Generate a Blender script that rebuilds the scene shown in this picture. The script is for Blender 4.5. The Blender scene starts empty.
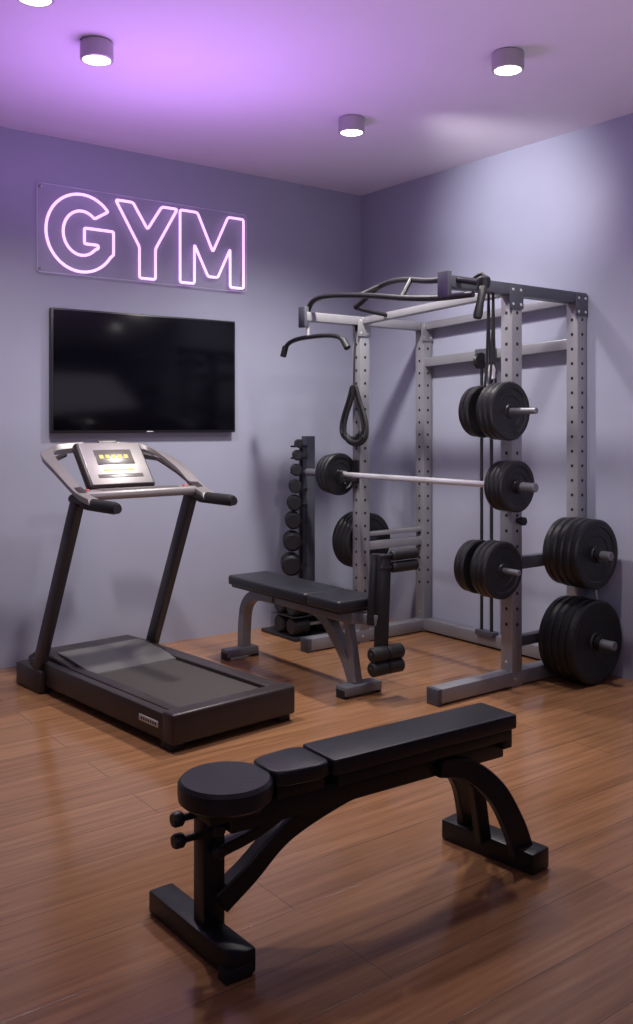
import bpy, bmesh, math, random
from mathutils import Vector, Matrix
random.seed(4)
S = bpy.context.scene
COL = S.collection
try:
    S.view_settings.view_transform = 'Standard'
    S.view_settings.look = 'None'
except Exception:
    pass

# ------------------------------------------------------------------ materials
def mat(name, color, rough=0.5, metal=0.0, var=0.0, scale=20, bump=0.0, emit=None, estr=0.0, alpha=1.0, coat=0.0, spec=None):
    m = bpy.data.materials.new(name); m.use_nodes = True
    nt = m.node_tree; b = nt.nodes['Principled BSDF']
    b.inputs['Base Color'].default_value = (*color, 1)
    b.inputs['Roughness'].default_value = rough
    b.inputs['Metallic'].default_value = metal
    b.inputs['Coat Weight'].default_value = coat
    if spec is not None: b.inputs['Specular IOR Level'].default_value = spec
    if alpha < 1: b.inputs['Alpha'].default_value = alpha
    if emit:
        b.inputs['Emission Color'].default_value = (*emit, 1)
        b.inputs['Emission Strength'].default_value = estr
    if var > 0 or bump > 0:
        tc = nt.nodes.new('ShaderNodeTexCoord')
        n = nt.nodes.new('ShaderNodeTexNoise'); n.inputs['Scale'].default_value = scale
        n.inputs['Detail'].default_value = 4
        nt.links.new(tc.outputs['Object'], n.inputs['Vector'])
        if var > 0:
            r = nt.nodes.new('ShaderNodeValToRGB')
            r.color_ramp.elements[0].position = 0.3; r.color_ramp.elements[1].position = 0.7
            r.color_ramp.elements[0].color = (*[c*(1-var) for c in color], 1)
            r.color_ramp.elements[1].color = (*[min(1, c*(1+var)) for c in color], 1)
            nt.links.new(n.outputs['Fac'], r.inputs['Fac'])
            nt.links.new(r.outputs['Color'], b.inputs['Base Color'])
        if bump > 0:
            bp = nt.nodes.new('ShaderNodeBump'); bp.inputs['Strength'].default_value = bump
            bp.inputs['Distance'].default_value = 0.002
            nt.links.new(n.outputs['Fac'], bp.inputs['Height'])
            nt.links.new(bp.outputs['Normal'], b.inputs['Normal'])
    return m

M_WALL = mat('wall_paint', (0.335, 0.350, 0.440), 0.42, var=0.03, scale=3, bump=0.05)
M_CEIL = mat('ceiling_paint', (0.66, 0.61, 0.69), 0.7, var=0.02, scale=2)
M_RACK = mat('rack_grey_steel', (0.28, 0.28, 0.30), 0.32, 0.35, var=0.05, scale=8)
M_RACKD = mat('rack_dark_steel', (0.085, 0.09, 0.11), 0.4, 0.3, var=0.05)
M_BLACK = mat('black_powder_coat', (0.016, 0.016, 0.018), 0.4, 0.1, var=0.1, scale=30)
M_HOLE = mat('hole_black', (0.006, 0.006, 0.008), 0.8)
M_IRON = mat('cast_iron_plate', (0.018, 0.018, 0.020), 0.42, 0.3, var=0.15, scale=60, bump=0.2)
M_RUBBER = mat('rubber_grip', (0.011, 0.011, 0.012), 0.6, var=0.1, scale=80)
M_CHROME = mat('bar_steel', (0.80, 0.80, 0.80), 0.25, 0.6)
M_VINYL = mat('vinyl_pad', (0.015, 0.016, 0.020), 0.38, var=0.12, scale=120, bump=0.3)
M_FRAME = mat('bench_frame_black', (0.014, 0.014, 0.016), 0.4, 0.2, var=0.1)
M_BGREY = mat('bench_frame_grey', (0.20, 0.205, 0.225), 0.38, 0.4, var=0.05)
M_TMD = mat('treadmill_dark', (0.034, 0.025, 0.025), 0.4, 0.1, var=0.08)
M_TMU = mat('treadmill_upright_grey', (0.050, 0.046, 0.050), 0.4, 0.2, var=0.05)
M_BELT = mat('treadmill_belt', (0.048, 0.042, 0.038), 0.75, var=0.12, scale=150, bump=0.3)
M_SILV = mat('treadmill_silver', (0.29, 0.27, 0.265), 0.35, 0.4, var=0.03)
M_HOOD = mat('treadmill_hood_grey', (0.14, 0.135, 0.13), 0.4, 0.2, var=0.03)
M_TV = mat('tv_bezel', (0.01, 0.01, 0.012), 0.35)
M_LAMPB = mat('lamp_body', (0.42, 0.39, 0.41), 0.4, 0.4)
M_LAMPE = mat('lamp_diffuser', (1, 1, 1), 0.5, emit=(1, 0.95, 0.96), estr=8)
M_NEON = mat('neon_tube_pink', (1, 0.8, 1), 0.4, emit=(0.82, 0.46, 0.93), estr=1.3)
M_NEDGE = mat('acrylic_edge_glow', (0.5, 0.45, 0.6), 0.3, emit=(0.55, 0.4, 0.8), estr=0.12)  # light line along the board edge, put in as faint emission
M_ACR = mat('clear_acrylic', (0.5, 0.5, 0.6), 0.1, alpha=0.10)
M_YEL = mat('display_yellow', (0.6, 0.45, 0.1), 0.5, emit=(0.9, 0.65, 0.15), estr=0.2)
M_RED = mat('button_red', (0.5, 0.05, 0.04), 0.4)
M_WHITE = mat('label_white', (0.6, 0.6, 0.6), 0.5)
M_DISP = mat('display_dark', (0.11, 0.10, 0.09), 0.25)

def tv_mat():
    m = bpy.data.materials.new('tv_screen_glass'); m.use_nodes = True
    b = m.node_tree.nodes['Principled BSDF']
    b.inputs['Base Color'].default_value = (0.002, 0.002, 0.004, 1)
    b.inputs['Roughness'].default_value = 0.16
    b.inputs['Specular IOR Level'].default_value = 0.22
    return m
M_SCR = tv_mat()

def floor_mat():
    m = bpy.data.materials.new('wood_plank_floor'); m.use_nodes = True
    nt = m.node_tree; b = nt.nodes['Principled BSDF']; L = nt.links.new
    tc = nt.nodes.new('ShaderNodeTexCoord')
    br = nt.nodes.new('ShaderNodeTexBrick')
    br.inputs['Scale'].default_value = 1.0
    br.inputs['Brick Width'].default_value = 2.6
    br.inputs['Row Height'].default_value = 0.19
    br.inputs['Mortar Size'].default_value = 0.0016
    br.inputs['Mortar Smooth'].default_value = 0.4
    br.inputs['Color1'].default_value = (0.315, 0.160, 0.078, 1)
    br.inputs['Color2'].default_value = (0.37, 0.192, 0.096, 1)
    br.inputs['Mortar'].default_value = (0.14, 0.075, 0.045, 1)
    br.offset = 0.37
    L(tc.outputs['Object'], br.inputs['Vector'])
    mp = nt.nodes.new('ShaderNodeMapping'); mp.inputs['Scale'].default_value = (1.2, 24, 1)
    L(tc.outputs['Object'], mp.inputs['Vector'])
    n = nt.nodes.new('ShaderNodeTexNoise'); n.inputs['Scale'].default_value = 1.6; n.inputs['Detail'].default_value = 8
    n.inputs['Roughness'].default_value = 0.65
    L(mp.outputs['Vector'], n.inputs['Vector'])
    r = nt.nodes.new('ShaderNodeValToRGB')
    r.color_ramp.elements[0].position = 0.3; r.color_ramp.elements[1].position = 0.72
    r.color_ramp.elements[0].color = (0.62, 0.58, 0.54, 1); r.color_ramp.elements[1].color = (1.18, 1.16, 1.13, 1)
    L(n.outputs['Fac'], r.inputs['Fac'])
    mx = nt.nodes.new('ShaderNodeMix'); mx.data_type = 'RGBA'; mx.blend_type = 'MULTIPLY'
    mx.inputs[0].default_value = 1
    L(br.outputs['Color'], mx.inputs[6]); L(r.outputs['Color'], mx.inputs[7])
    L(mx.outputs[2], b.inputs['Base Color'])
    b.inputs['Roughness'].default_value = 0.17
    bp = nt.nodes.new('ShaderNodeBump'); bp.inputs['Strength'].default_value = 0.2; bp.inputs['Distance'].default_value = 0.003
    inv = nt.nodes.new('ShaderNodeMath'); inv.operation = 'SUBTRACT'; inv.inputs[0].default_value = 1
    L(br.outputs['Fac'], inv.inputs[1]); L(inv.outputs[0], bp.inputs['Height'])
    L(bp.outputs['Normal'], b.inputs['Normal'])
    return m
M_FLOOR = floor_mat()

# ------------------------------------------------------------------ helpers
def empty(name, loc):
    e = bpy.data.objects.new(name, None); e.empty_display_size = 0.1
    e.location = loc; COL.objects.link(e); return e

def finish(bm, name, m, parent=None, ang=35, smooth=True):
    me = bpy.data.meshes.new(name)
    bmesh.ops.recalc_face_normals(bm, faces=bm.faces)
    bm.to_mesh(me); bm.free()
    me.materials.append(m)
    if smooth:
        for p in me.polygons: p.use_smooth = True
        me.set_sharp_from_angle(angle=math.radians(ang))
    o = bpy.data.objects.new(name, me); COL.objects.link(o)
    if parent:
        o.parent = parent
        o.matrix_parent_inverse = Matrix.Translation(parent.location).inverted()
    return o

def box(name, x0, x1, y0, y1, z0, z1, m, parent=None, bev=0.004, rot=None, seg=2):
    bm = bmesh.new(); bmesh.ops.create_cube(bm, size=1)
    sx, sy, sz = abs(x1-x0), abs(y1-y0), abs(z1-z0)
    for v in bm.verts: v.co = Vector((v.co.x*sx, v.co.y*sy, v.co.z*sz))
    if bev > 0:
        bmesh.ops.bevel(bm, geom=list(bm.edges), offset=min(bev, min(sx, sy, sz)*0.45), segments=seg, affect='EDGES', profile=0.5)
    c = Vector(((x0+x1)/2, (y0+y1)/2, (z0+z1)/2))
    R = rot.to_4x4() if rot else Matrix.Identity(4)
    bmesh.ops.transform(bm, matrix=Matrix.Translation(c) @ R, verts=bm.verts)
    return finish(bm, name, m, parent)

def frame(d, upref=Vector((0, 0, 1))):
    d = d.normalized()
    if abs(d.dot(upref)) > 0.98: upref = Vector((0, 1, 0))
    s = d.cross(upref).normalized(); u = s.cross(d).normalized()
    return s, u

def bar(name, p1, p2, w, h, m, parent=None, bev=0.004, up=(0, 0, 1)):
    p1, p2 = Vector(p1), Vector(p2); d = p2-p1; s, u = frame(d, Vector(up))
    bm = bmesh.new(); bmesh.ops.create_cube(bm, size=1)
    for v in bm.verts: v.co = Vector((v.co.x*w, v.co.y*h, v.co.z*d.length))
    bmesh.ops.bevel(bm, geom=list(bm.edges), offset=min(bev, w*.4, h*.4), segments=2, affect='EDGES', profile=0.5)
    dn = d.normalized()
    R = Matrix((s, u, dn)).transposed().to_4x4()
    bmesh.ops.transform(bm, matrix=Matrix.Translation((p1+p2)/2) @ R, verts=bm.verts)
    return finish(bm, name, m, parent)

def lathe(name, prof, c, axis, m, parent=None, seg=40, closed=False):
    axis = Vector(axis).normalized(); s, u = frame(axis); c = Vector(c)
    bm = bmesh.new(); rings = []
    for r, h in prof:
        ring = []
        if r < 1e-5:
            v = bm.verts.new(c+axis*h); ring = [v]*seg
        else:
            for i in range(seg):
                a = 2*math.pi*i/seg
                ring.append(bm.verts.new(c+axis*h+(s*math.cos(a)+u*math.sin(a))*r))
        rings.append(ring)
    n = len(rings)
    for k in range(n if closed else n-1):
        A, B = rings[k], rings[(k+1) % n]
        for i in range(seg):
            j = (i+1) % seg
            vs = []
            for v in (A[i], A[j], B[j], B[i]):
                if v not in vs: vs.append(v)
            if len(vs) > 2:
                try: bm.faces.new(vs)
                except ValueError: pass
    return finish(bm, name, m, parent)

def cyl(name, p1, p2, r, m, parent=None, bev=0.003, seg=24, r2=None):
    p1, p2 = Vector(p1), Vector(p2); L = (p2-p1).length
    if r2 is None: r2 = r
    b = min(bev, r*.5, L*.3)
    return lathe(name, [(0, 0), (r-b, 0), (r, b), (r2, L-b), (r2-b, L), (0, L)], p1, p2-p1, m, parent, seg)

def tube(name, pts, r, m, parent=None, cyclic=False, smooth=True, flat=None):
    cu = bpy.data.curves.new(name, 'CURVE'); cu.dimensions = '3D'
    cu.bevel_depth = r; cu.bevel_resolution = 5; cu.use_fill_caps = True; cu.resolution_u = 10
    if smooth:
        sp = cu.splines.new('NURBS'); sp.points.add(len(pts)-1)
        for p, q in zip(sp.points, pts): p.co = (*q, 1)
        sp.order_u = 3; sp.use_endpoint_u = not cyclic
    else:
        sp = cu.splines.new('POLY'); sp.points.add(len(pts)-1)
        for p, q in zip(sp.points, pts): p.co = (*q, 1)
    sp.use_cyclic_u = cyclic
    tmp = bpy.data.objects.new(name+'_c', cu); COL.objects.link(tmp)
    bpy.context.view_layer.update()
    me = bpy.data.meshes.new_from_object(tmp.evaluated_get(bpy.context.evaluated_depsgraph_get()))
    bpy.data.objects.remove(tmp); bpy.data.curves.remove(cu)
    me.name = name; me.materials.clear(); me.materials.append(m)
    for p in me.polygons: p.use_smooth = True
    me.set_sharp_from_angle(angle=math.radians(50))
    o = bpy.data.objects.new(name, me); COL.objects.link(o)
    if parent:
        o.parent = parent; o.matrix_parent_inverse = Matrix.Translation(parent.location).inverted()
    return o

def spline(pts, n=8):
    P = [Vector(p) for p in pts]; out = []
    for i in range(len(P)-1):
        p0 = P[max(i-1, 0)]; p1 = P[i]; p2 = P[i+1]; p3 = P[min(i+2, len(P)-1)]
        for k in range(n):
            t = k/n
            out.append(0.5*((2*p1)+(p2-p0)*t+(2*p0-5*p1+4*p2-p3)*t*t+(3*p1-p0-3*p2+p3)*t**3))
    out.append(P[-1]); return out

def sweep(name, pts, w, h, m, parent=None, side=(0, 1, 0), n=8, hs=None, bev=0.004):
    P = spline(pts, n) if n > 1 else [Vector(p) for p in pts]
    side = Vector(side).normalized(); bm = bmesh.new(); rings = []
    N = len(P)
    for i, p in enumerate(P):
        d = (P[min(i+1, N-1)]-P[max(i-1, 0)]).normalized()
        u = side.cross(d).normalized()
        hh = h if hs is None else hs[0]+(hs[1]-hs[0])*i/(N-1)
        b = bev
        ring = []
        for a, c in ((-w/2+b, -hh/2), (w/2-b, -hh/2), (w/2, -hh/2+b), (w/2, hh/2-b), (w/2-b, hh/2), (-w/2+b, hh/2), (-w/2, hh/2-b), (-w/2, -hh/2+b)):
            ring.append(bm.verts.new(p+side*a+u*c))
        rings.append(ring)
    for A, B in zip(rings, rings[1:]):
        for i in range(8):
            j = (i+1) % 8; bm.faces.new((A[i], A[j], B[j], B[i]))
    bm.faces.new(rings[0]); bm.faces.new(rings[-1])
    return finish(bm, name, m, parent)

def prism(name, poly, z0, z1, m, parent=None, bev=0.01, seg=3, to=None):
    bm = bmesh.new()
    vs = [bm.verts.new((x, y, z0)) for x, y in poly]
    f = bm.faces.new(vs)
    r = bmesh.ops.extrude_face_region(bm, geom=[f])
    for v in r['geom']:
        if isinstance(v, bmesh.types.BMVert): v.co.z = z1
    if bev > 0:
        es = [e for e in bm.edges if abs(e.verts[0].co.z-e.verts[1].co.z) < 1e-6]
        bmesh.ops.bevel(bm, geom=es, offset=bev, segments=seg, affect='EDGES', profile=0.5)
    if to:
        for v in bm.verts: v.co = Vector(to(*v.co))
    return finish(bm, name, m, parent)

def rrect(x0, x1, y0, y1, r, n=5):
    out = []
    for cx, cy, a0 in ((x1-r, y1-r, 0), (x0+r, y1-r, 90), (x0+r, y0+r, 180), (x1-r, y0+r, 270)):
        for i in range(n+1):
            a = math.radians(a0+90*i/n); out.append((cx+r*math.cos(a), cy+r*math.sin(a)))
    return out

def plate(name, c, r, t, parent, axis=(0, -1, 0), m=None):
    pr = [(.016, t/2), (.22*r, t/2), (.25*r, t*.28), (.52*r, t*.28), (.54*r, t*.36), (.76*r, t*.36), (.80*r, t/2), (.95*r, t/2), (r, t*.3),
          (r, -t*.3), (.95*r, -t/2), (.80*r, -t/2), (.76*r, -t*.28), (.25*r, -t*.28), (.22*r, -t/2), (.016, -t/2)]
    return lathe(name, pr, c, axis, m or M_IRON, parent, 48, closed=True)

def dots(name, plist, r, m, parent, t=0.0015):
    bm = bmesh.new()
    for c, ax in plist:
        ax = Vector(ax).normalized(); s, u = frame(ax); c = Vector(c)
        A = []; B = []
        for i in range(12):
            a = 2*math.pi*i/12; o = (s*math.cos(a)+u*math.sin(a))*r
            A.append(bm.verts.new(c+o-ax*t)); B.append(bm.verts.new(c+o+ax*t*0.4))
        for i in range(12):
            j = (i+1) % 12; bm.faces.new((A[i], A[j], B[j], B[i]))
        bm.faces.new(B); bm.faces.new(A)
    return finish(bm, name, m, parent)

# ------------------------------------------------------------------ room shell
H = 2.8; XB = -6.2; YB = -6.6
box('floor', XB-.1, .1, YB-.1, .1, -.1, 0, M_FLOOR, bev=0)
box('ceiling', XB-.1, .1, YB-.1, .1, H, H+.1, M_CEIL, bev=0)
box('wall_left', XB, 0, 0, .1, 0, H, M_WALL, bev=0)
box('wall_right', 0, .1, YB, .1, 0, H, M_WALL, bev=0)
box('wall_back', XB, 0, YB-.1, YB, 0, H, M_WALL, bev=0)
box('wall_side', XB-.1, XB, YB, .1, 0, H, M_WALL, bev=0)

# ------------------------------------------------------------------ tv
tv = empty('television', (-1.588, 0, 1.545))
box('bezel', -2.166, -1.022, -.045, -.012, 1.215, 1.883, M_TV, tv, .004)
box('screen', -2.155, -1.033, -.047, -.044, 1.231, 1.873, M_SCR, tv, .0005)
box('wall_mount', -1.8, -1.38, -.014, -.0005, 1.4, 1.7, M_BLACK, tv, .002)
box('logo', -1.61, -1.57, -.0465, -.045, 1.220, 1.225, M_WHITE, tv, .0003)

# ------------------------------------------------------------------ neon sign
sg = empty('neon_gym_sign', (-1.58, 0, 2.3))
poly = rrect(-2.234, -.927, 2.07, 2.54, .02)
prism('acrylic_board', poly, -.022, -.018, M_ACR, sg, bev=0, to=lambda x, y, z: (x, z, y))
tube('board_edge', [(x, -.02, y) for x, y in poly], .0018, M_NEDGE, sg, True, False)
for i, (x, z) in enumerate(((-2.215, 2.09), (-2.215, 2.52), (-.946, 2.09), (-.946, 2.52))):
    cyl('standoff_%d' % i, (x, 0, z), (x, -.03, z), .006, M_CHROME, sg)
def glyphG():
    out = []
    cx, cy = .2, .21
    for i in range(31):
        a = math.radians(40+(328-40)*i/30); out.append((cx+.2*math.cos(a), cy+.21*math.sin(a)))
    out += [(.385, .11), (.385, .24), (.215, .24), (.215, .155), (.295, .155), (.295, .135)]
    for i in range(25):
        a = math.radians(318-(318-46)*i/24); out.append((cx+.105*math.cos(a), cy+.12*math.sin(a)))
    return out
def roundpoly(pts, r=.014):
    out = []; n = len(pts)
    for i in range(n):
        p0, p, p1 = Vector(pts[i-1]), Vector(pts[i]), Vector(pts[(i+1) % n])
        a = (p0-p); b = (p1-p); rr = min(r, a.length*.4, b.length*.4)
        A = p+a.normalized()*rr; B = p+b.normalized()*rr
        for k in range(4):
            t = k/3; out.append(tuple(A*(1-t)**2+p*2*t*(1-t)+B*t*t))
    return out
GL = [('letter_g', roundpoly(glyphG(), .01), -2.192, 1.0),
      ('letter_y', roundpoly([(0, .42), (.105, .42), (.195, .28), (.285, .42), (.385, .42), (.245, .175), (.245, 0), (.145, 0), (.145, .175)]), -1.795, 1.0),
      ('letter_m', roundpoly([(0, 0), (0, .42), (.115, .42), (.22, .2), (.325, .42), (.435, .42), (.435, 0), (.34, 0), (.34, .23), (.253, .05), (.187, .05), (.095, .23), (.095, 0)]), -1.392, 1.0)]
for n, pts, x0, sc in GL:
    tube(n, [(x0+x, -.034, 2.087+z) for x, z in pts], .0078, M_NEON, sg, True, False)

# ------------------------------------------------------------------ downlights
LP = [(-2.465, -1.30), (-1.065, -2.224), (-1.058, -1.196), (-2.86, -1.68), (-3.9, -3.6), (-2.0, -4.2)]  # last two are extra lamps added out of view, towards the camera
for x, y in LP:
    e = empty('ceiling_downlight', (x, y, H))
    lathe('housing', [(0, 0), (.060, 0), (.066, -.006), (.066, -.072), (.062, -.075), (.056, -.075), (.054, -.068), (0, -.068)], (x, y, H), (0, 0, 1), M_LAMPB, e)
    lathe('diffuser', [(0, -.069), (.053, -.069), (.053, -.0735), (.05, -.075), (0, -.075)], (x, y, H), (0, 0, 1), M_LAMPE, e)

# ------------------------------------------------------------------ treadmill
tx, ty = -2.055, -1.0
tm = empty('treadmill', (tx, ty, 0))
def T(x, y, z): return (tx+x, ty+y, z)
def tb(n, x0, x1, y0, y1, z0, z1, m, bev=.006, **k): return box(n, tx+x0, tx+x1, ty+y0, ty+y1, z0, z1, m, tm, bev, **k)
U = .302
for s in (-1, 1):
    tb('side_rail', s*.262, s*.308, -.60, .62, .035, .142, M_TMD, .008)
    tb('side_step', s*.218, s*.268, -.57, .3, .12, .146, M_TMD, .004)
    tb('end_foot', s*.24, s*.30, -.60, -.52, .0, .05, M_RUBBER, .004)
    tb('front_foot', s*.26, s*.335, .46, .72, .0, .11, M_TMD, .012)
    bar('upright', T(s*(U+.006), .55, .05), T(s*U, .15, .92), .042, .072, M_TMU, tm, .01)
    tube('handrail_core', [T(s*U, .20, .93), T(s*U, .05, .915), T(s*U, -.20, .91)], .020, M_BLACK, tm)
    lathe('handrail_grip', [(0, 0), (.018, 0), (.025, .008), (.027, .03), (.027, .25), (.023, .27), (0, .277)], T(s*U, .08, .915), (0, -1, -.01), M_RUBBER, tm)
tb('end_cap', -.31, .31, -.625, -.545, .03, .152, M_TMD, .012, seg=3)
tb('deck', -.262, .262, -.56, .35, .07, .122, M_BLACK, .003)
tb('running_belt', -.22, .22, -.55, .32, .12, .130, M_BELT, .003)
cyl('rear_roller', T(-.22, -.548, .105), T(.22, -.548, .105), .022, M_RUBBER, tm)
def hood(name, prof, hw, m, bev=.012):
    prism(name, prof, -hw, hw, m, tm, bev=bev, to=lambda y, z, x: (tx+x, ty+y, z))
hood('motor_cover', [(.25, .05), (.25, .13), (.34, .148), (.50, .165), (.66, .160), (.74, .12), (.75, .04)], .262, M_TMD)
hood('motor_cover_top', [(.15, .122), (.155, .138), (.28, .155), (.42, .170), (.50, .172), (.50, .15), (.34, .13)], .225, M_HOOD, .005)
tb('brand_label', -.3105, -.3075, -.52, -.38, .078, .104, M_WHITE, .001)
for i in range(7):
    tb('label_letter', -.3115, -.3100, -.508+i*.017, -.498+i*.017, .085, .097, M_BLACK, .0003)
for s in (-1, 1):
    sweep('console_arm', [T(s*U, .0, .925), T(s*(U+.012), .10, .955), T(s*(U+.02), .26, 1.04), T(s*(U+.005), .43, 1.11), T(s*.24, .52, 1.14), T(s*.08, .54, 1.15)], .035, .058, M_SILV, tm, side=(0, .45, .9), n=8)
    sweep('console_arm_trim', [T(s*(U+.004), .08, .955), T(s*(U+.010), .26, 1.025), T(s*(U-.02), .43, 1.09), T(s*.20, .49, 1.11)], .02, .05, M_TMD, tm, side=(0, .45, .9), n=8)
tb('console_tray', -.31, .31, .08, .20, .925, .967, M_SILV, .016, seg=3)
tb('tray_inlay', -.20, .20, .095, .17, .958, .971, M_HOOD, .004)
for x in (-.26, .26):
    cyl('button', T(x, .14, .962), T(x, .14, .973), .012, M_RED, tm)
Rt = Matrix.Rotation(math.radians(52), 3, 'X')
cz = Vector(T(0, .36, 1.06))
def disp(n, w, h, d, off, m, dx=0, dy=0, bev=.008):
    c = cz + Rt @ Vector((dx, dy, off))
    box(n, c.x-w/2, c.x+w/2, c.y-h/2, c.y+h/2, c.z-d/2, c.z+d/2, m, tm, bev, rot=Rt, seg=3)
disp('display_body', .36, .27, .05, 0, M_TMD, bev=.02)
disp('display_bezel', .33, .245, .01, .025, M_SILV)
disp('display_panel', .20, .085, .006, .030, M_DISP, 0, .035, .002)
for i in range(5):
    disp('display_digit', .022, .022, .002, .0335, M_YEL, -.07+i*.033, .035, .0004)
disp('display_keys', .16, .010, .003, .030, M_YEL, 0, -.04, .0004)
disp('display_keys_dark', .24, .02, .003, .030, M_DISP, 0, -.075, .0004)
disp('display_lip', .10, .02, .055, 0, M_HOOD, 0, .13, .006)
tm.rotation_euler = (0, 0, math.radians(4.9))

# ------------------------------------------------------------------ foreground flat bench
bx, by = -2.40, -2.925
fb = empty('adjustable_weight_bench', (bx, by, 0))
def B(x, y, z): return (bx+x, by+y, z)
def bb(n, x0, x1, y0, y1, z0, z1, m, bev=.005, **k): return box(n, bx+x0, bx+x1, by+y0, by+y1, z0, z1, m, fb, bev, **k)
lathe('round_seat_pad', [(0, .0), (.105, .0), (.113, .007), (.115, .025), (.114, .045), (.106, .054), (.07, .056), (0, .056)], B(-.446, 0, .364), (0, 0, 1), M_VINYL, fb, 56)
sp = [(-.345, -.03), (-.335, -.055), (-.31, -.066), (-.22, -.076), (-.19, -.066), (-.183, -.05), (-.183, .05), (-.19, .066), (-.22, .076), (-.31, .066), (-.335, .055), (-.345, .03)]
prism('middle_pad', [(bx+x, by+y) for x, y in sp], .385, .424, M_VINYL, fb, .008)
prism('back_pad', rrect(bx-.178, bx+.475, by-.075, by+.075, .01), .384, .425, M_VINYL, fb, .006)
bb('pad_base', -.16, .46, -.065, .065, .352, .386, M_FRAME, .003)
bb('pad_base_small', -.33, -.19, -.05, .05, .352, .387, M_FRAME, .003)
bb('spine', -.45, .46, -.035, .035, .292, .353, M_FRAME, .006)
bb('spine_end', .43, .470, -.06, .06, .325, .386, M_FRAME, .006)
bb('front_post', -.495, -.435, .02, .075, .05, .36, M_FRAME, .006)
bb('seat_mount', -.52, -.38, -.06, .06, .335, .364, M_FRAME, .005)
bar('front_foot', B(-.49, .27, .031), B(-.465, -.12, .031), .07, .058, M_FRAME, fb, .006)
for y in (.255, -.105):
    bb('foot_cap', -.515, -.445, y-.02, y+.02, .0, .03, M_RUBBER, .004)
sweep('curved_brace', [B(-.45, .03, .11), B(-.37, .03, .16), B(-.27, .02, .24), B(-.12, 0, .30), B(.0, 0, .315)], .045, .05, M_FRAME, fb, hs=(.06, .04))
sweep('curved_brace_upper', [B(-.45, .03, .235), B(-.36, .02, .26), B(-.27, .0, .31)], .04, .03, M_FRAME, fb)
for z, y in ((.315, .07), (.265, .065)):
    cyl('knob_stem', B(-.49, y, z), B(-.535, y, z), .009, M_BLACK, fb)
    lathe('knob', [(0, 0), (.014, 0), (.018, .005), (.018, .022), (.014, .028), (0, .029)], B(-.525, y, z), (-1, 0, 0), M_BLACK, fb)
    lathe('knob_side', [(0, 0), (.014, 0), (.017, .005), (.017, .025), (.013, .03), (0, .031)], B(-.465, y-.05, z-.02), (0, -1, 0), M_BLACK, fb)
for s in (-1, 1):
    sweep('curved_rear_leg', [B(.20, s*.040, .318), B(.30, s*.055, .295), B(.385, s*.075, .22), B(.435, s*.095, .12), B(.455, s*.105, .05)], .028, .07, M_FRAME, fb, hs=(.05, .08))
sweep('inner_rear_leg', [B(.35, .0, .31), B(.38, .0, .22), B(.41, .0, .05)], .03, .045, M_FRAME, fb)
bar('rear_foot', B(.43, .165, .031), B(.48, -.16, .031), .08, .06, M_FRAME, fb, .006)
bar('leg_gusset', B(.32, .06, .26), B(.32, -.06, .26), .03, .03, M_FRAME, fb)
fb.rotation_euler = (0, 0, math.radians(-2.5))

# ------------------------------------------------------------------ middle bench with leg attachment
mb = empty('leg_extension_bench', (-1.26, -1.0, 0))
prism('bench_pad_long', rrect(-1.385, -1.125, -1.24, -.54, .02), .405, .455, M_VINYL, mb, .012)
prism('bench_pad_seat', rrect(-1.385, -1.125, -1.50, -1.247, .02), .405, .455, M_VINYL, mb, .012)
box('pad_board', -1.37, -1.14, -1.49, -.56, .392, .408, M_BLACK, mb, .003)
box('spine', -1.29, -1.23, -1.48, -.66, .335, .392, M_BGREY, mb, .006)
sweep('curved_rear_leg', [(-1.27, -.84, .362), (-1.27, -.66, .352), (-1.27, -.565, .29), (-1.27, -.535, .18), (-1.27, -.53, .05)], .055, .055, M_BGREY, mb, side=(1, 0, 0))
box('rear_foot', -1.40, -1.20, -.57, -.50, .012, .055, M_BGREY, mb, .006)
sweep('front_leg', [(-1.26, -1.18, .36), (-1.25, -1.26, .31), (-1.24, -1.38, .17), (-1.24, -1.45, .05)], .055, .055, M_BGREY, mb, side=(1, 0, 0))
sweep('front_leg_strut', [(-1.26, -1.42, .35), (-1.25, -1.44, .2), (-1.24, -1.46, .05)], .045, .035, M_BGREY, mb, side=(1, 0, 0))
box('front_foot', -1.34, -1.12, -1.50, -1.42, .012, .055, M_BGREY, mb, .006)
for x, y in ((-1.39, -.535), (-1.21, -.535), (-1.33, -1.46), (-1.13, -1.46)):
    box('foot_cap', x-.012, x+.012, y-.032, y+.032, 0, .04, M_RUBBER, mb, .003)
bar('attachment_pivot', (-1.23, -1.47, .36), (-1.19, -1.57, .36), .05, .05, M_BGREY, mb)
bar('attachment_post', (-1.20, -1.58, .19), (-1.16, -1.56, .66), .06, .04, M_BLACK, mb, .006)
bar('attachment_pad', (-1.20, -1.545, .33), (-1.16, -1.525, .66), .10, .03, M_VINYL, mb, .012)
for z in (.655, .60):
    cyl('upper_roller_rod', (-1.20, -1.58, z), (-.97, -1.58, z), .009, M_BLACK, mb)
    lathe('upper_foam_roller', [(0, 0), (.018, 0), (.026, .008), (.026, .152), (.018, .16), (0, .16)], (-1.135, -1.58, z), (1, 0, 0), M_RUBBER, mb)
for z in (.215, .15):
    cyl('lower_roller_rod', (-1.28, -1.60, z), (-1.09, -1.60, z), .01, M_BLACK, mb)
    for x in (-1.275, -1.18):
        lathe('lower_foam_roller', [(0, 0), (.026, 0), (.034, .008), (.034, .082), (.026, .09), (0, .09)], (x, -1.60, z), (1, 0, 0), M_RUBBER, mb)

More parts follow.
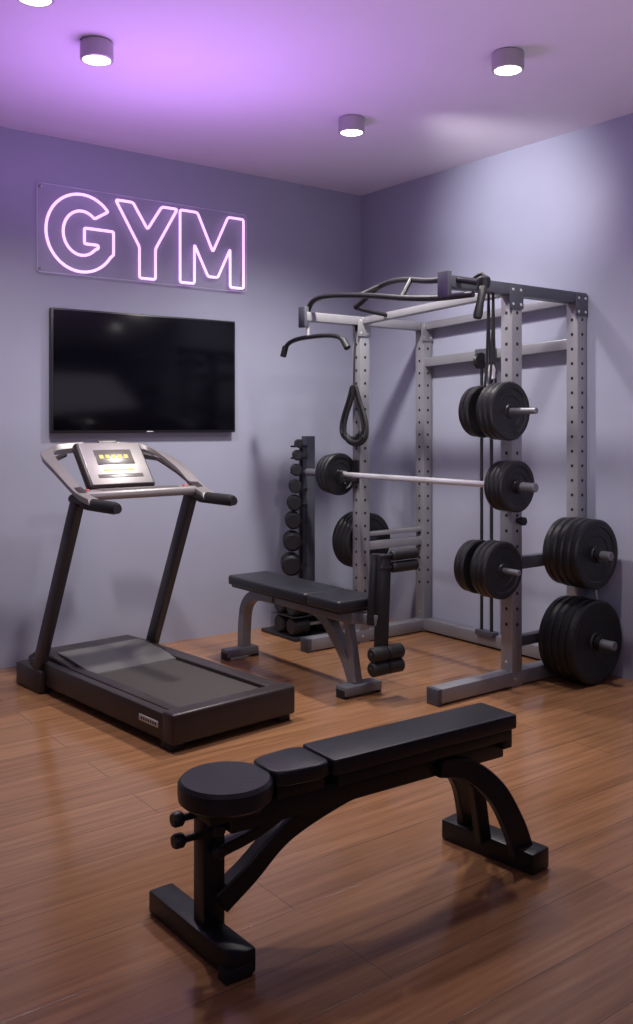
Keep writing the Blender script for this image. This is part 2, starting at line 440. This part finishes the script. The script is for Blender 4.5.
# ------------------------------------------------------------------ power rack
XF, XK, YL, YR = -.545, -.045, -.655, -1.79
pk = empty('power_rack', (-.3, -1.22, 0))
def rb(n, x0, x1, y0, y1, z0, z1, m=M_RACK, bev=.004): return box(n, x0, x1, y0, y1, z0, z1, m, pk, bev)
w = .036
holes = []
for (px, py, top, nm) in ((XF, YL, 1.88, 'post_front_l'), (XK, YL, 1.88, 'post_rear_l'), (XF, YR, 1.935, 'post_front_r'), (XK, YR, 1.935, 'post_rear_r')):
    rb(nm, px-w, px+w, py-w, py+w, .0, top-.03)
    z = .30
    while z < top-.12:
        holes.append(((px-w, py, z), (-1, 0, 0)))
        holes.append(((px, py-w, z), (0, -1, 0)))
        z += .075
dots('post_holes', holes, .0085, M_HOLE, pk)
rb('base_rail_l', -.95, XK+w, YL-.037, YL+.037, .008, .075)
rb('base_rail_r', -1.07, XK+w, YR-.037, YR+.037, .008, .075)
rb('base_rail_rear', XK-.034, XK+.034, YR, YL, .012, .08)
for x, y in ((-.95, YL), (-1.07, YR)):
    rb('rail_end_cap', x-.006, x+.02, y-.038, y+.038, .0, .076, M_RACKD)
rb('top_beam_l', -.96, XK+w, YL-.033, YL+.033, 1.835, 1.885)
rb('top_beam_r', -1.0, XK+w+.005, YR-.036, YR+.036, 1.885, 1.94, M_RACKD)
bar('top_cross_front', (XF, YL, 1.86), (XF, YR, 1.91), .045, .04, M_RACK, pk)
bar('top_cross_rear', (XK, YL, 1.64), (XK, YR, 1.68), .05, .055, M_RACK, pk)
bar('top_cross_rear_upper', (XK, YL, 1.86), (XK, YR, 1.91), .05, .045, M_RACK, pk)
rb('side_brace_l', XF, XK, YL-.02, YL+.02, .53, .58)
rb('side_brace_l_upper', XF, XK, YL-.018, YL+.018, .61, .635)
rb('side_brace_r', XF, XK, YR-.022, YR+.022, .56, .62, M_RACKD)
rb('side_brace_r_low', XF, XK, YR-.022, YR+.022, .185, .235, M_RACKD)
bolts = []
for (px, py, top) in ((XF, YL, 1.86), (XK, YL, 1.86), (XF, YR, 1.91), (XK, YR, 1.91)):
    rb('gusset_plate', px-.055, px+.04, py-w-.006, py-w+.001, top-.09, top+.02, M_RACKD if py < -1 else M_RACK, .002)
    for dx in (-.035, .02):
        for dz in (-.07, 0):
            bolts.append(((px+dx, py-w-.006, top+dz), (0, -1, 0)))
for (px, py) in ((XF, YL), (XK, YL), (XF, YR), (XK, YR)):
    bolts.append(((px-w, py, .12), (-1, 0, 0))); bolts.append(((px-.015, py-.038, .04), (0, -1, 0)))
dots('bolts', bolts, .007, M_CHROME, pk, .005)
rb('cantilever_plate_l', -.975, -.945, YL-.03, YL+.03, 1.80, 1.915, M_RACKD)
rb('cantilever_plate_r', -1.012, -.985, YR-.034, YR+.034, 1.84, 1.96, M_RACKD)
# pull-up bars (open multi-grip)
tube('pull_up_bar_main', [(-.93, -.655, 1.88), (-.93, -.665, 1.93), (-.93, -.75, 1.96), (-.93, -.9, 1.955), (-.94, -1.2, 1.92), (-.96, -1.5, 1.87), (-.985, -1.72, 1.845), (-1.0, -1.80, 1.84), (-.98, -1.95, 1.84)], .0145, M_BLACK, pk)
tube('pull_up_bar_angled', [(-.79, -.90, 1.90), (-.79, -.98, 1.935), (-.80, -1.06, 1.975), (-.82, -1.20, 2.0), (-.87, -1.40, 1.985), (-.93, -1.62, 1.94), (-.97, -1.80, 1.93), (-.92, -1.92, 1.90)], .0145, M_BLACK, pk)
tube('pull_up_grip', [(-.94, -1.12, 1.93), (-.82, -1.12, 1.985)], .012, M_BLACK, pk, smooth=False)
tube('pull_up_grip', [(-.95, -1.45, 1.885), (-.89, -1.45, 1.975)], .012, M_BLACK, pk, smooth=False)
tube('pull_up_grip', [(-.79, -.90, 1.90), (-.70, -.90, 1.885), (-.56, -.90, 1.875)], .012, M_BLACK, pk)
# rear guide rods / cable
for y in (-1.165, -1.24):
    cyl('guide_rod', (XK-.035, y, .07), (XK-.035, y, 1.66), .009, M_BLACK, pk)
rb('guide_foot', XK-.06, XK-.01, -1.27, -1.135, .07, .10, M_RACKD)
rb('guide_head', XK-.06, XK-.01, -1.27, -1.135, 1.61, 1.69, M_RACKD)
lathe('pulley', [(.006, -.012), (.045, -.012), (.038, 0), (.045, .012), (.006, .012)], (XK-.085, -1.20, 1.62), (0, 1, 0), M_BLACK, pk, closed=True)
for y in (YL, YR):
    rb('j_hook_back', XF-w-.010, XF-w, y-.03, y+.03, .925, 1.055, M_BLACK, .002)
    rb('j_hook_arm', XF-w-.12, XF-w, y-.022, y+.022, .930, .952, M_BLACK, .003)
    rb('j_hook_lip', XF-w-.13, XF-w-.115, y-.022, y+.022, .930, .995, M_BLACK, .003)
lathe('pop_pin', [(0, 0), (.012, 0), (.012, .02), (.02, .024), (.02, .045), (0, .05)], (XF, YR-w, .80), (0, -1, 0), M_BLACK, pk)

# barbell
bz = .975; bX = -.665
bl = empty('barbell', (bX, -1.2, bz))
cyl('shaft', (bX, -.66, bz), (bX, -1.84, bz), .0155, M_CHROME, bl)
cyl('sleeve_l', (bX, -.66, bz), (bX, -.29, bz), .0215, M_BGREY, bl)
cyl('sleeve_r', (bX, -1.825, bz), (bX, -2.04, bz), .0215, M_BGREY, bl)
for i, r in enumerate((.122, .118, .112)):
    plate('plate_l_%d' % i, (bX, -.600+i*.036, bz), r, .034, bl)
for i in range(4):
    plate('plate_r_%d' % i, (bX, -1.840-i*.028, bz), .118+.001*i, .026, bl)
lathe('collar_r', [(.0215, 0), (.034, 0), (.034, .02), (.0215, .02)], (bX, -1.94, bz), (0, -1, 0), M_BLACK, bl)

# hanging plates on straps from cantilever
hx, hz = -.685, 1.325
hp = empty('hanging_weight_plates', (hx, -1.8, hz))
cyl('load_peg', (hx, -1.66, hz), (hx, -2.06, hz), .015, M_BGREY, hp)
for i, y in enumerate((-1.70, -1.735, -1.825, -1.86, -1.895)):
    plate('plate_%d' % i, (hx, y, hz), (.122, .126, .134, .136, .138)[i], .032, hp)
for y, y2 in ((-1.765, -1.77), (-1.795, -1.80)):
    tube('strap', [(hx-.02, y, hz-.012), (hx-.03, y, hz+.08), (hx-.01, y2, hz+.2), (hx, y2, 1.89)], .006, M_BLACK, hp)
    tube('strap_b', [(hx+.02, y, hz-.012), (hx+.03, y, hz+.08), (hx+.01, y2, hz+.2), (hx, y2, 1.89)], .006, M_BLACK, hp)
lathe('carabiner', [(0, 0), (.016, .005), (.018, .05), (.012, .07), (0, .075)], (hx, -1.79, hz+.15), (0, 0, 1), M_CHROME, hp)

# cable handle hung on right beam
ch = empty('cable_handle', (-.84, -1.86, 1.85))
tube('cable_loop', [(-.82, -1.80, 1.94), (-.82, -1.84, 1.962), (-.82, -1.87, 1.95), (-.82, -1.87, 1.90)], .008, M_BLACK, ch)
lathe('handle_top', [(0, 0), (.02, .004), (.028, .02), (.028, .05), (.018, .06), (0, .062)], (-.82, -1.868, 1.885), (0, 0, 1), M_BLACK, ch)
lathe('handle_grip', [(0, 0), (.018, .003), (.022, .02), (.017, .08), (.02, .15), (.012, .165), (0, .168)], (-.875, -1.875, 1.745), (.30, .03, 1), M_RUBBER, ch)

# storage plates lower on front right post
sp1 = empty('stored_weight_plates', (-.72, -1.85, .585))
bar('peg_bracket', (XF-w, YR+.01, .585), (-.725, YR+.01, .585), .04, .05, M_RACKD, sp1)
cyl('peg', (-.72, -1.68, .585), (-.72, -1.99, .585), .014, M_BGREY, sp1)
plate('plate_in', (-.72, -1.705, .585), .124, .03, sp1)
plate('plate_in', (-.72, -1.740, .585), .128, .03, sp1)
for i, y in enumerate((-1.82, -1.852, -1.884)): plate('plate_%d' % i, (-.72, y, .585), .134, .030, sp1)

# right big plates
RX = -.212
for nm, z, r, n, yend in (('a', .632, .170, 5, -2.12), ('b', .206, .204, 5, -2.14)):
    e = empty('stored_weight_plates', (RX, -1.95, z))
    bar('peg_bracket', (RX, YR-.023, z), (RX, YR-.045, z), .08, .08, M_RACKD, e)
    cyl('peg', (RX, YR-.03, z), (RX, yend, z), .022, M_BGREY, e)
    for i in range(n):
        plate('plate_%d' % i, (RX, YR-.065-i*.042, z), r-.004*(i == 0), .039, e)
    lathe('collar', [(.022, 0), (.036, 0), (.036, .02), (.022, .02)], (RX, YR-.065-n*.042+.018, z), (0, -1, 0), M_BLACK, e)
e = empty('stored_weight_plates', (-.44, -.5, .57))
bar('peg_bracket', (-.44, YL+.021, .57), (-.44, YL+.045, .57), .07, .07, M_RACKD, e)
cyl('peg', (-.44, YL+.03, .57), (-.44, -.36, .57), .02, M_BGREY, e)
for i in range(4): plate('plate_%d' % i, (-.44, YL+.062+i*.04, .57), .168, .037, e)

# lat pulldown bar hung on the left cantilever
lb = empty('lat_pulldown_bar', (-.93, -.6, 1.74))
tube('bar', [(-.93, -.42, 1.67), (-.93, -.44, 1.71), (-.93, -.49, 1.735), (-.93, -.58, 1.748), (-.93, -.80, 1.748), (-.93, -.92, 1.735), (-.93, -.97, 1.71), (-.93, -1.0, 1.67)], .013, M_BLACK, lb)
tube('grip_l', [(-.93, -.415, 1.655), (-.93, -.44, 1.71)], .018, M_RUBBER, lb, smooth=False)
tube('grip_r', [(-.93, -1.005, 1.665), (-.93, -.97, 1.71)], .018, M_RUBBER, lb, smooth=False)
cyl('hanger', (-.93, -.655, 1.75), (-.93, -.655, 1.84), .009, M_CHROME, lb)

# suspension strap loops on front-left post (teardrop webbing with padded bottom)
st = empty('suspension_straps', (-.62, -.69, 1.4))
for k, (dy, ln) in enumerate(((.015, 0), (-.035, .02))):
    x = XF-w-.028-.014*k; y = YL-.01+dy
    tube('loop_%d' % k, [(x, y, 1.50), (x, y-.025, 1.42), (x, y-.10, 1.28), (x, y-.10, 1.20-ln), (x, y-.03, 1.165-ln), (x, y+.03, 1.165-ln), (x, y+.10, 1.20-ln), (x, y+.10, 1.28), (x, y+.025, 1.42)], .0105, M_RUBBER, st, cyclic=True)
    tube('loop_pad_%d' % k, [(x, y-.078, 1.215-ln), (x, y-.055, 1.187-ln), (x, y, 1.176-ln), (x, y+.055, 1.187-ln), (x, y+.078, 1.215-ln)], .0155, M_RUBBER, st)
tube('strap', [(XF-w-.025, YL-.01, 1.45), (XF-w-.025, YL-.01, 1.60), (XF-w-.02, YL-.01, 1.72), (XF-w, YL, 1.84)], .006, M_RUBBER, st)
cyl('strap_clip', (XF-w-.03, YL-.015, 1.44), (XF-w-.03, YL-.015, 1.49), .016, M_BLACK, st)

# ------------------------------------------------------------------ dumbbell tower
dr = empty('dumbbell_rack', (-.56, -.16, 0))
box('tower_post', -.592, -.528, -.19, -.13, .0, 1.19, M_RACKD, dr, .005)
box('tower_back', -.60, -.52, -.135, -.115, .0, 1.17, M_BLACK, dr, .003)
box('base_plate', -.86, -.50, -.44, -.08, .0, .02, M_BLACK, dr, .004)
def dumbbell(n, c, axis, L, r, parent):
    a = Vector(axis).normalized()
    c = Vector(c)
    cyl(n+'_handle', c-a*L*.25, c+a*L*.25, .014, M_CHROME, parent)
    for s in (-1, 1):
        lathe(n+'_head', [(0, L*.16), (r*.8, L*.16), (r, L*.16+.012), (r, L*.5-.012), (r*.78, L*.5), (0, L*.5)], c, a*s, M_IRON, parent, 16)
zs = [1.145, 1.075, .985, .885, .785, .68, .555, .415]
rs = [.026, .032, .036, .040, .045, .050, .056, .062]
for i, (z, r) in enumerate(zip(zs, rs)):
    bar('cradle_%d' % i, (-.59, -.17, z-r*.2-.012), (-.70, -.19, z-r*.2-.012), .045, .012, M_BLACK, dr)
dset = empty('dumbbells', (-.68, -.2, .7))
for i, (z, r) in enumerate(zip(zs, rs)):
    dumbbell('dumbbell_%d' % i, (-.665-.008*i, -.20, z), (-.55, -.83, 0), .12+.012*i, r, dset)
k = 0
for z in (.077, .187):
    for y in (-.37, -.245):
        dumbbell('heavy_%d' % k, (-.68, y, z), (1, 0, 0), .33, .056, dset); k += 1
box('shelf', -.86, -.51, -.43, -.19, .1335, .1375, M_BLACK, dr, .0005)

# ------------------------------------------------------------------ lights
def light(name, typ, loc, energy, color, target=None, **k):
    l = bpy.data.lights.new(name, typ); l.energy = energy; l.color = color
    for a, b in k.items(): setattr(l, a, b)
    o = bpy.data.objects.new(name, l); o.location = loc; COL.objects.link(o)
    if target is not None:
        d = Vector(target)-Vector(loc); o.rotation_euler = d.to_track_quat('-Z', 'Y').to_euler()
    return o
EN = [110, 72, 155, 5, .5, .5]
for i, (x, y) in enumerate(LP):
    tg = (x+.22, y+.45, 0) if i < 3 else (x, y, 0)
    light('downlight_spot', 'SPOT', (x, y, 2.69), EN[i], (1, .94, .90), tg, spot_size=math.radians(130), spot_blend=.9, shadow_soft_size=.06)
light('wall_glow_fill_spot', 'SPOT', (-1.05, -1.50, 2.60), 62, (1, .96, 1), (0, -1.36, 2.42), spot_size=math.radians(76), spot_blend=1.0, shadow_soft_size=.1)  # added spot without a fixture, makes the bright patch on the right wall
light('purple_ceiling_fill', 'AREA', (-2.12, -1.2, 1.85), 18, (.60, .28, 1.0), (-2.22, -1.5, 2.8), shape='RECTANGLE', size=1.0, size_y=.7)  # added unseen lamp in mid-air, tints the ceiling purple around the sign
light('soft_room_fill', 'AREA', (-4.8, -5.6, 1.9), 7, (.80, .78, 1), (-1.0, -1.0, 1.9), shape='RECTANGLE', size=2.2, size_y=1.2)
light('ceiling_bounce_fill', 'AREA', (-1.5, -3.2, 1.2), 13, (.92, .79, 1), (-1.0, -1.9, 2.8), shape='RECTANGLE', size=2.2, size_y=1.4)

wd = bpy.data.worlds.new('World'); S.world = wd; wd.use_nodes = True
wd.node_tree.nodes['Background'].inputs[0].default_value = (.5, .5, .65, 1)
wd.node_tree.nodes['Background'].inputs[1].default_value = .3

# ------------------------------------------------------------------ camera
cd = bpy.data.cameras.new('Camera'); co = bpy.data.objects.new('Camera', cd); COL.objects.link(co)
cd.sensor_fit = 'VERTICAL'; cd.sensor_height = 36; cd.lens = 932/1024*36
cd.shift_y = -88/1024
cd.clip_start = .05
co.location = (-4.02, -4.82, 1.265)
co.rotation_euler = (math.radians(90), 0, math.radians(-37.1))
S.camera = co
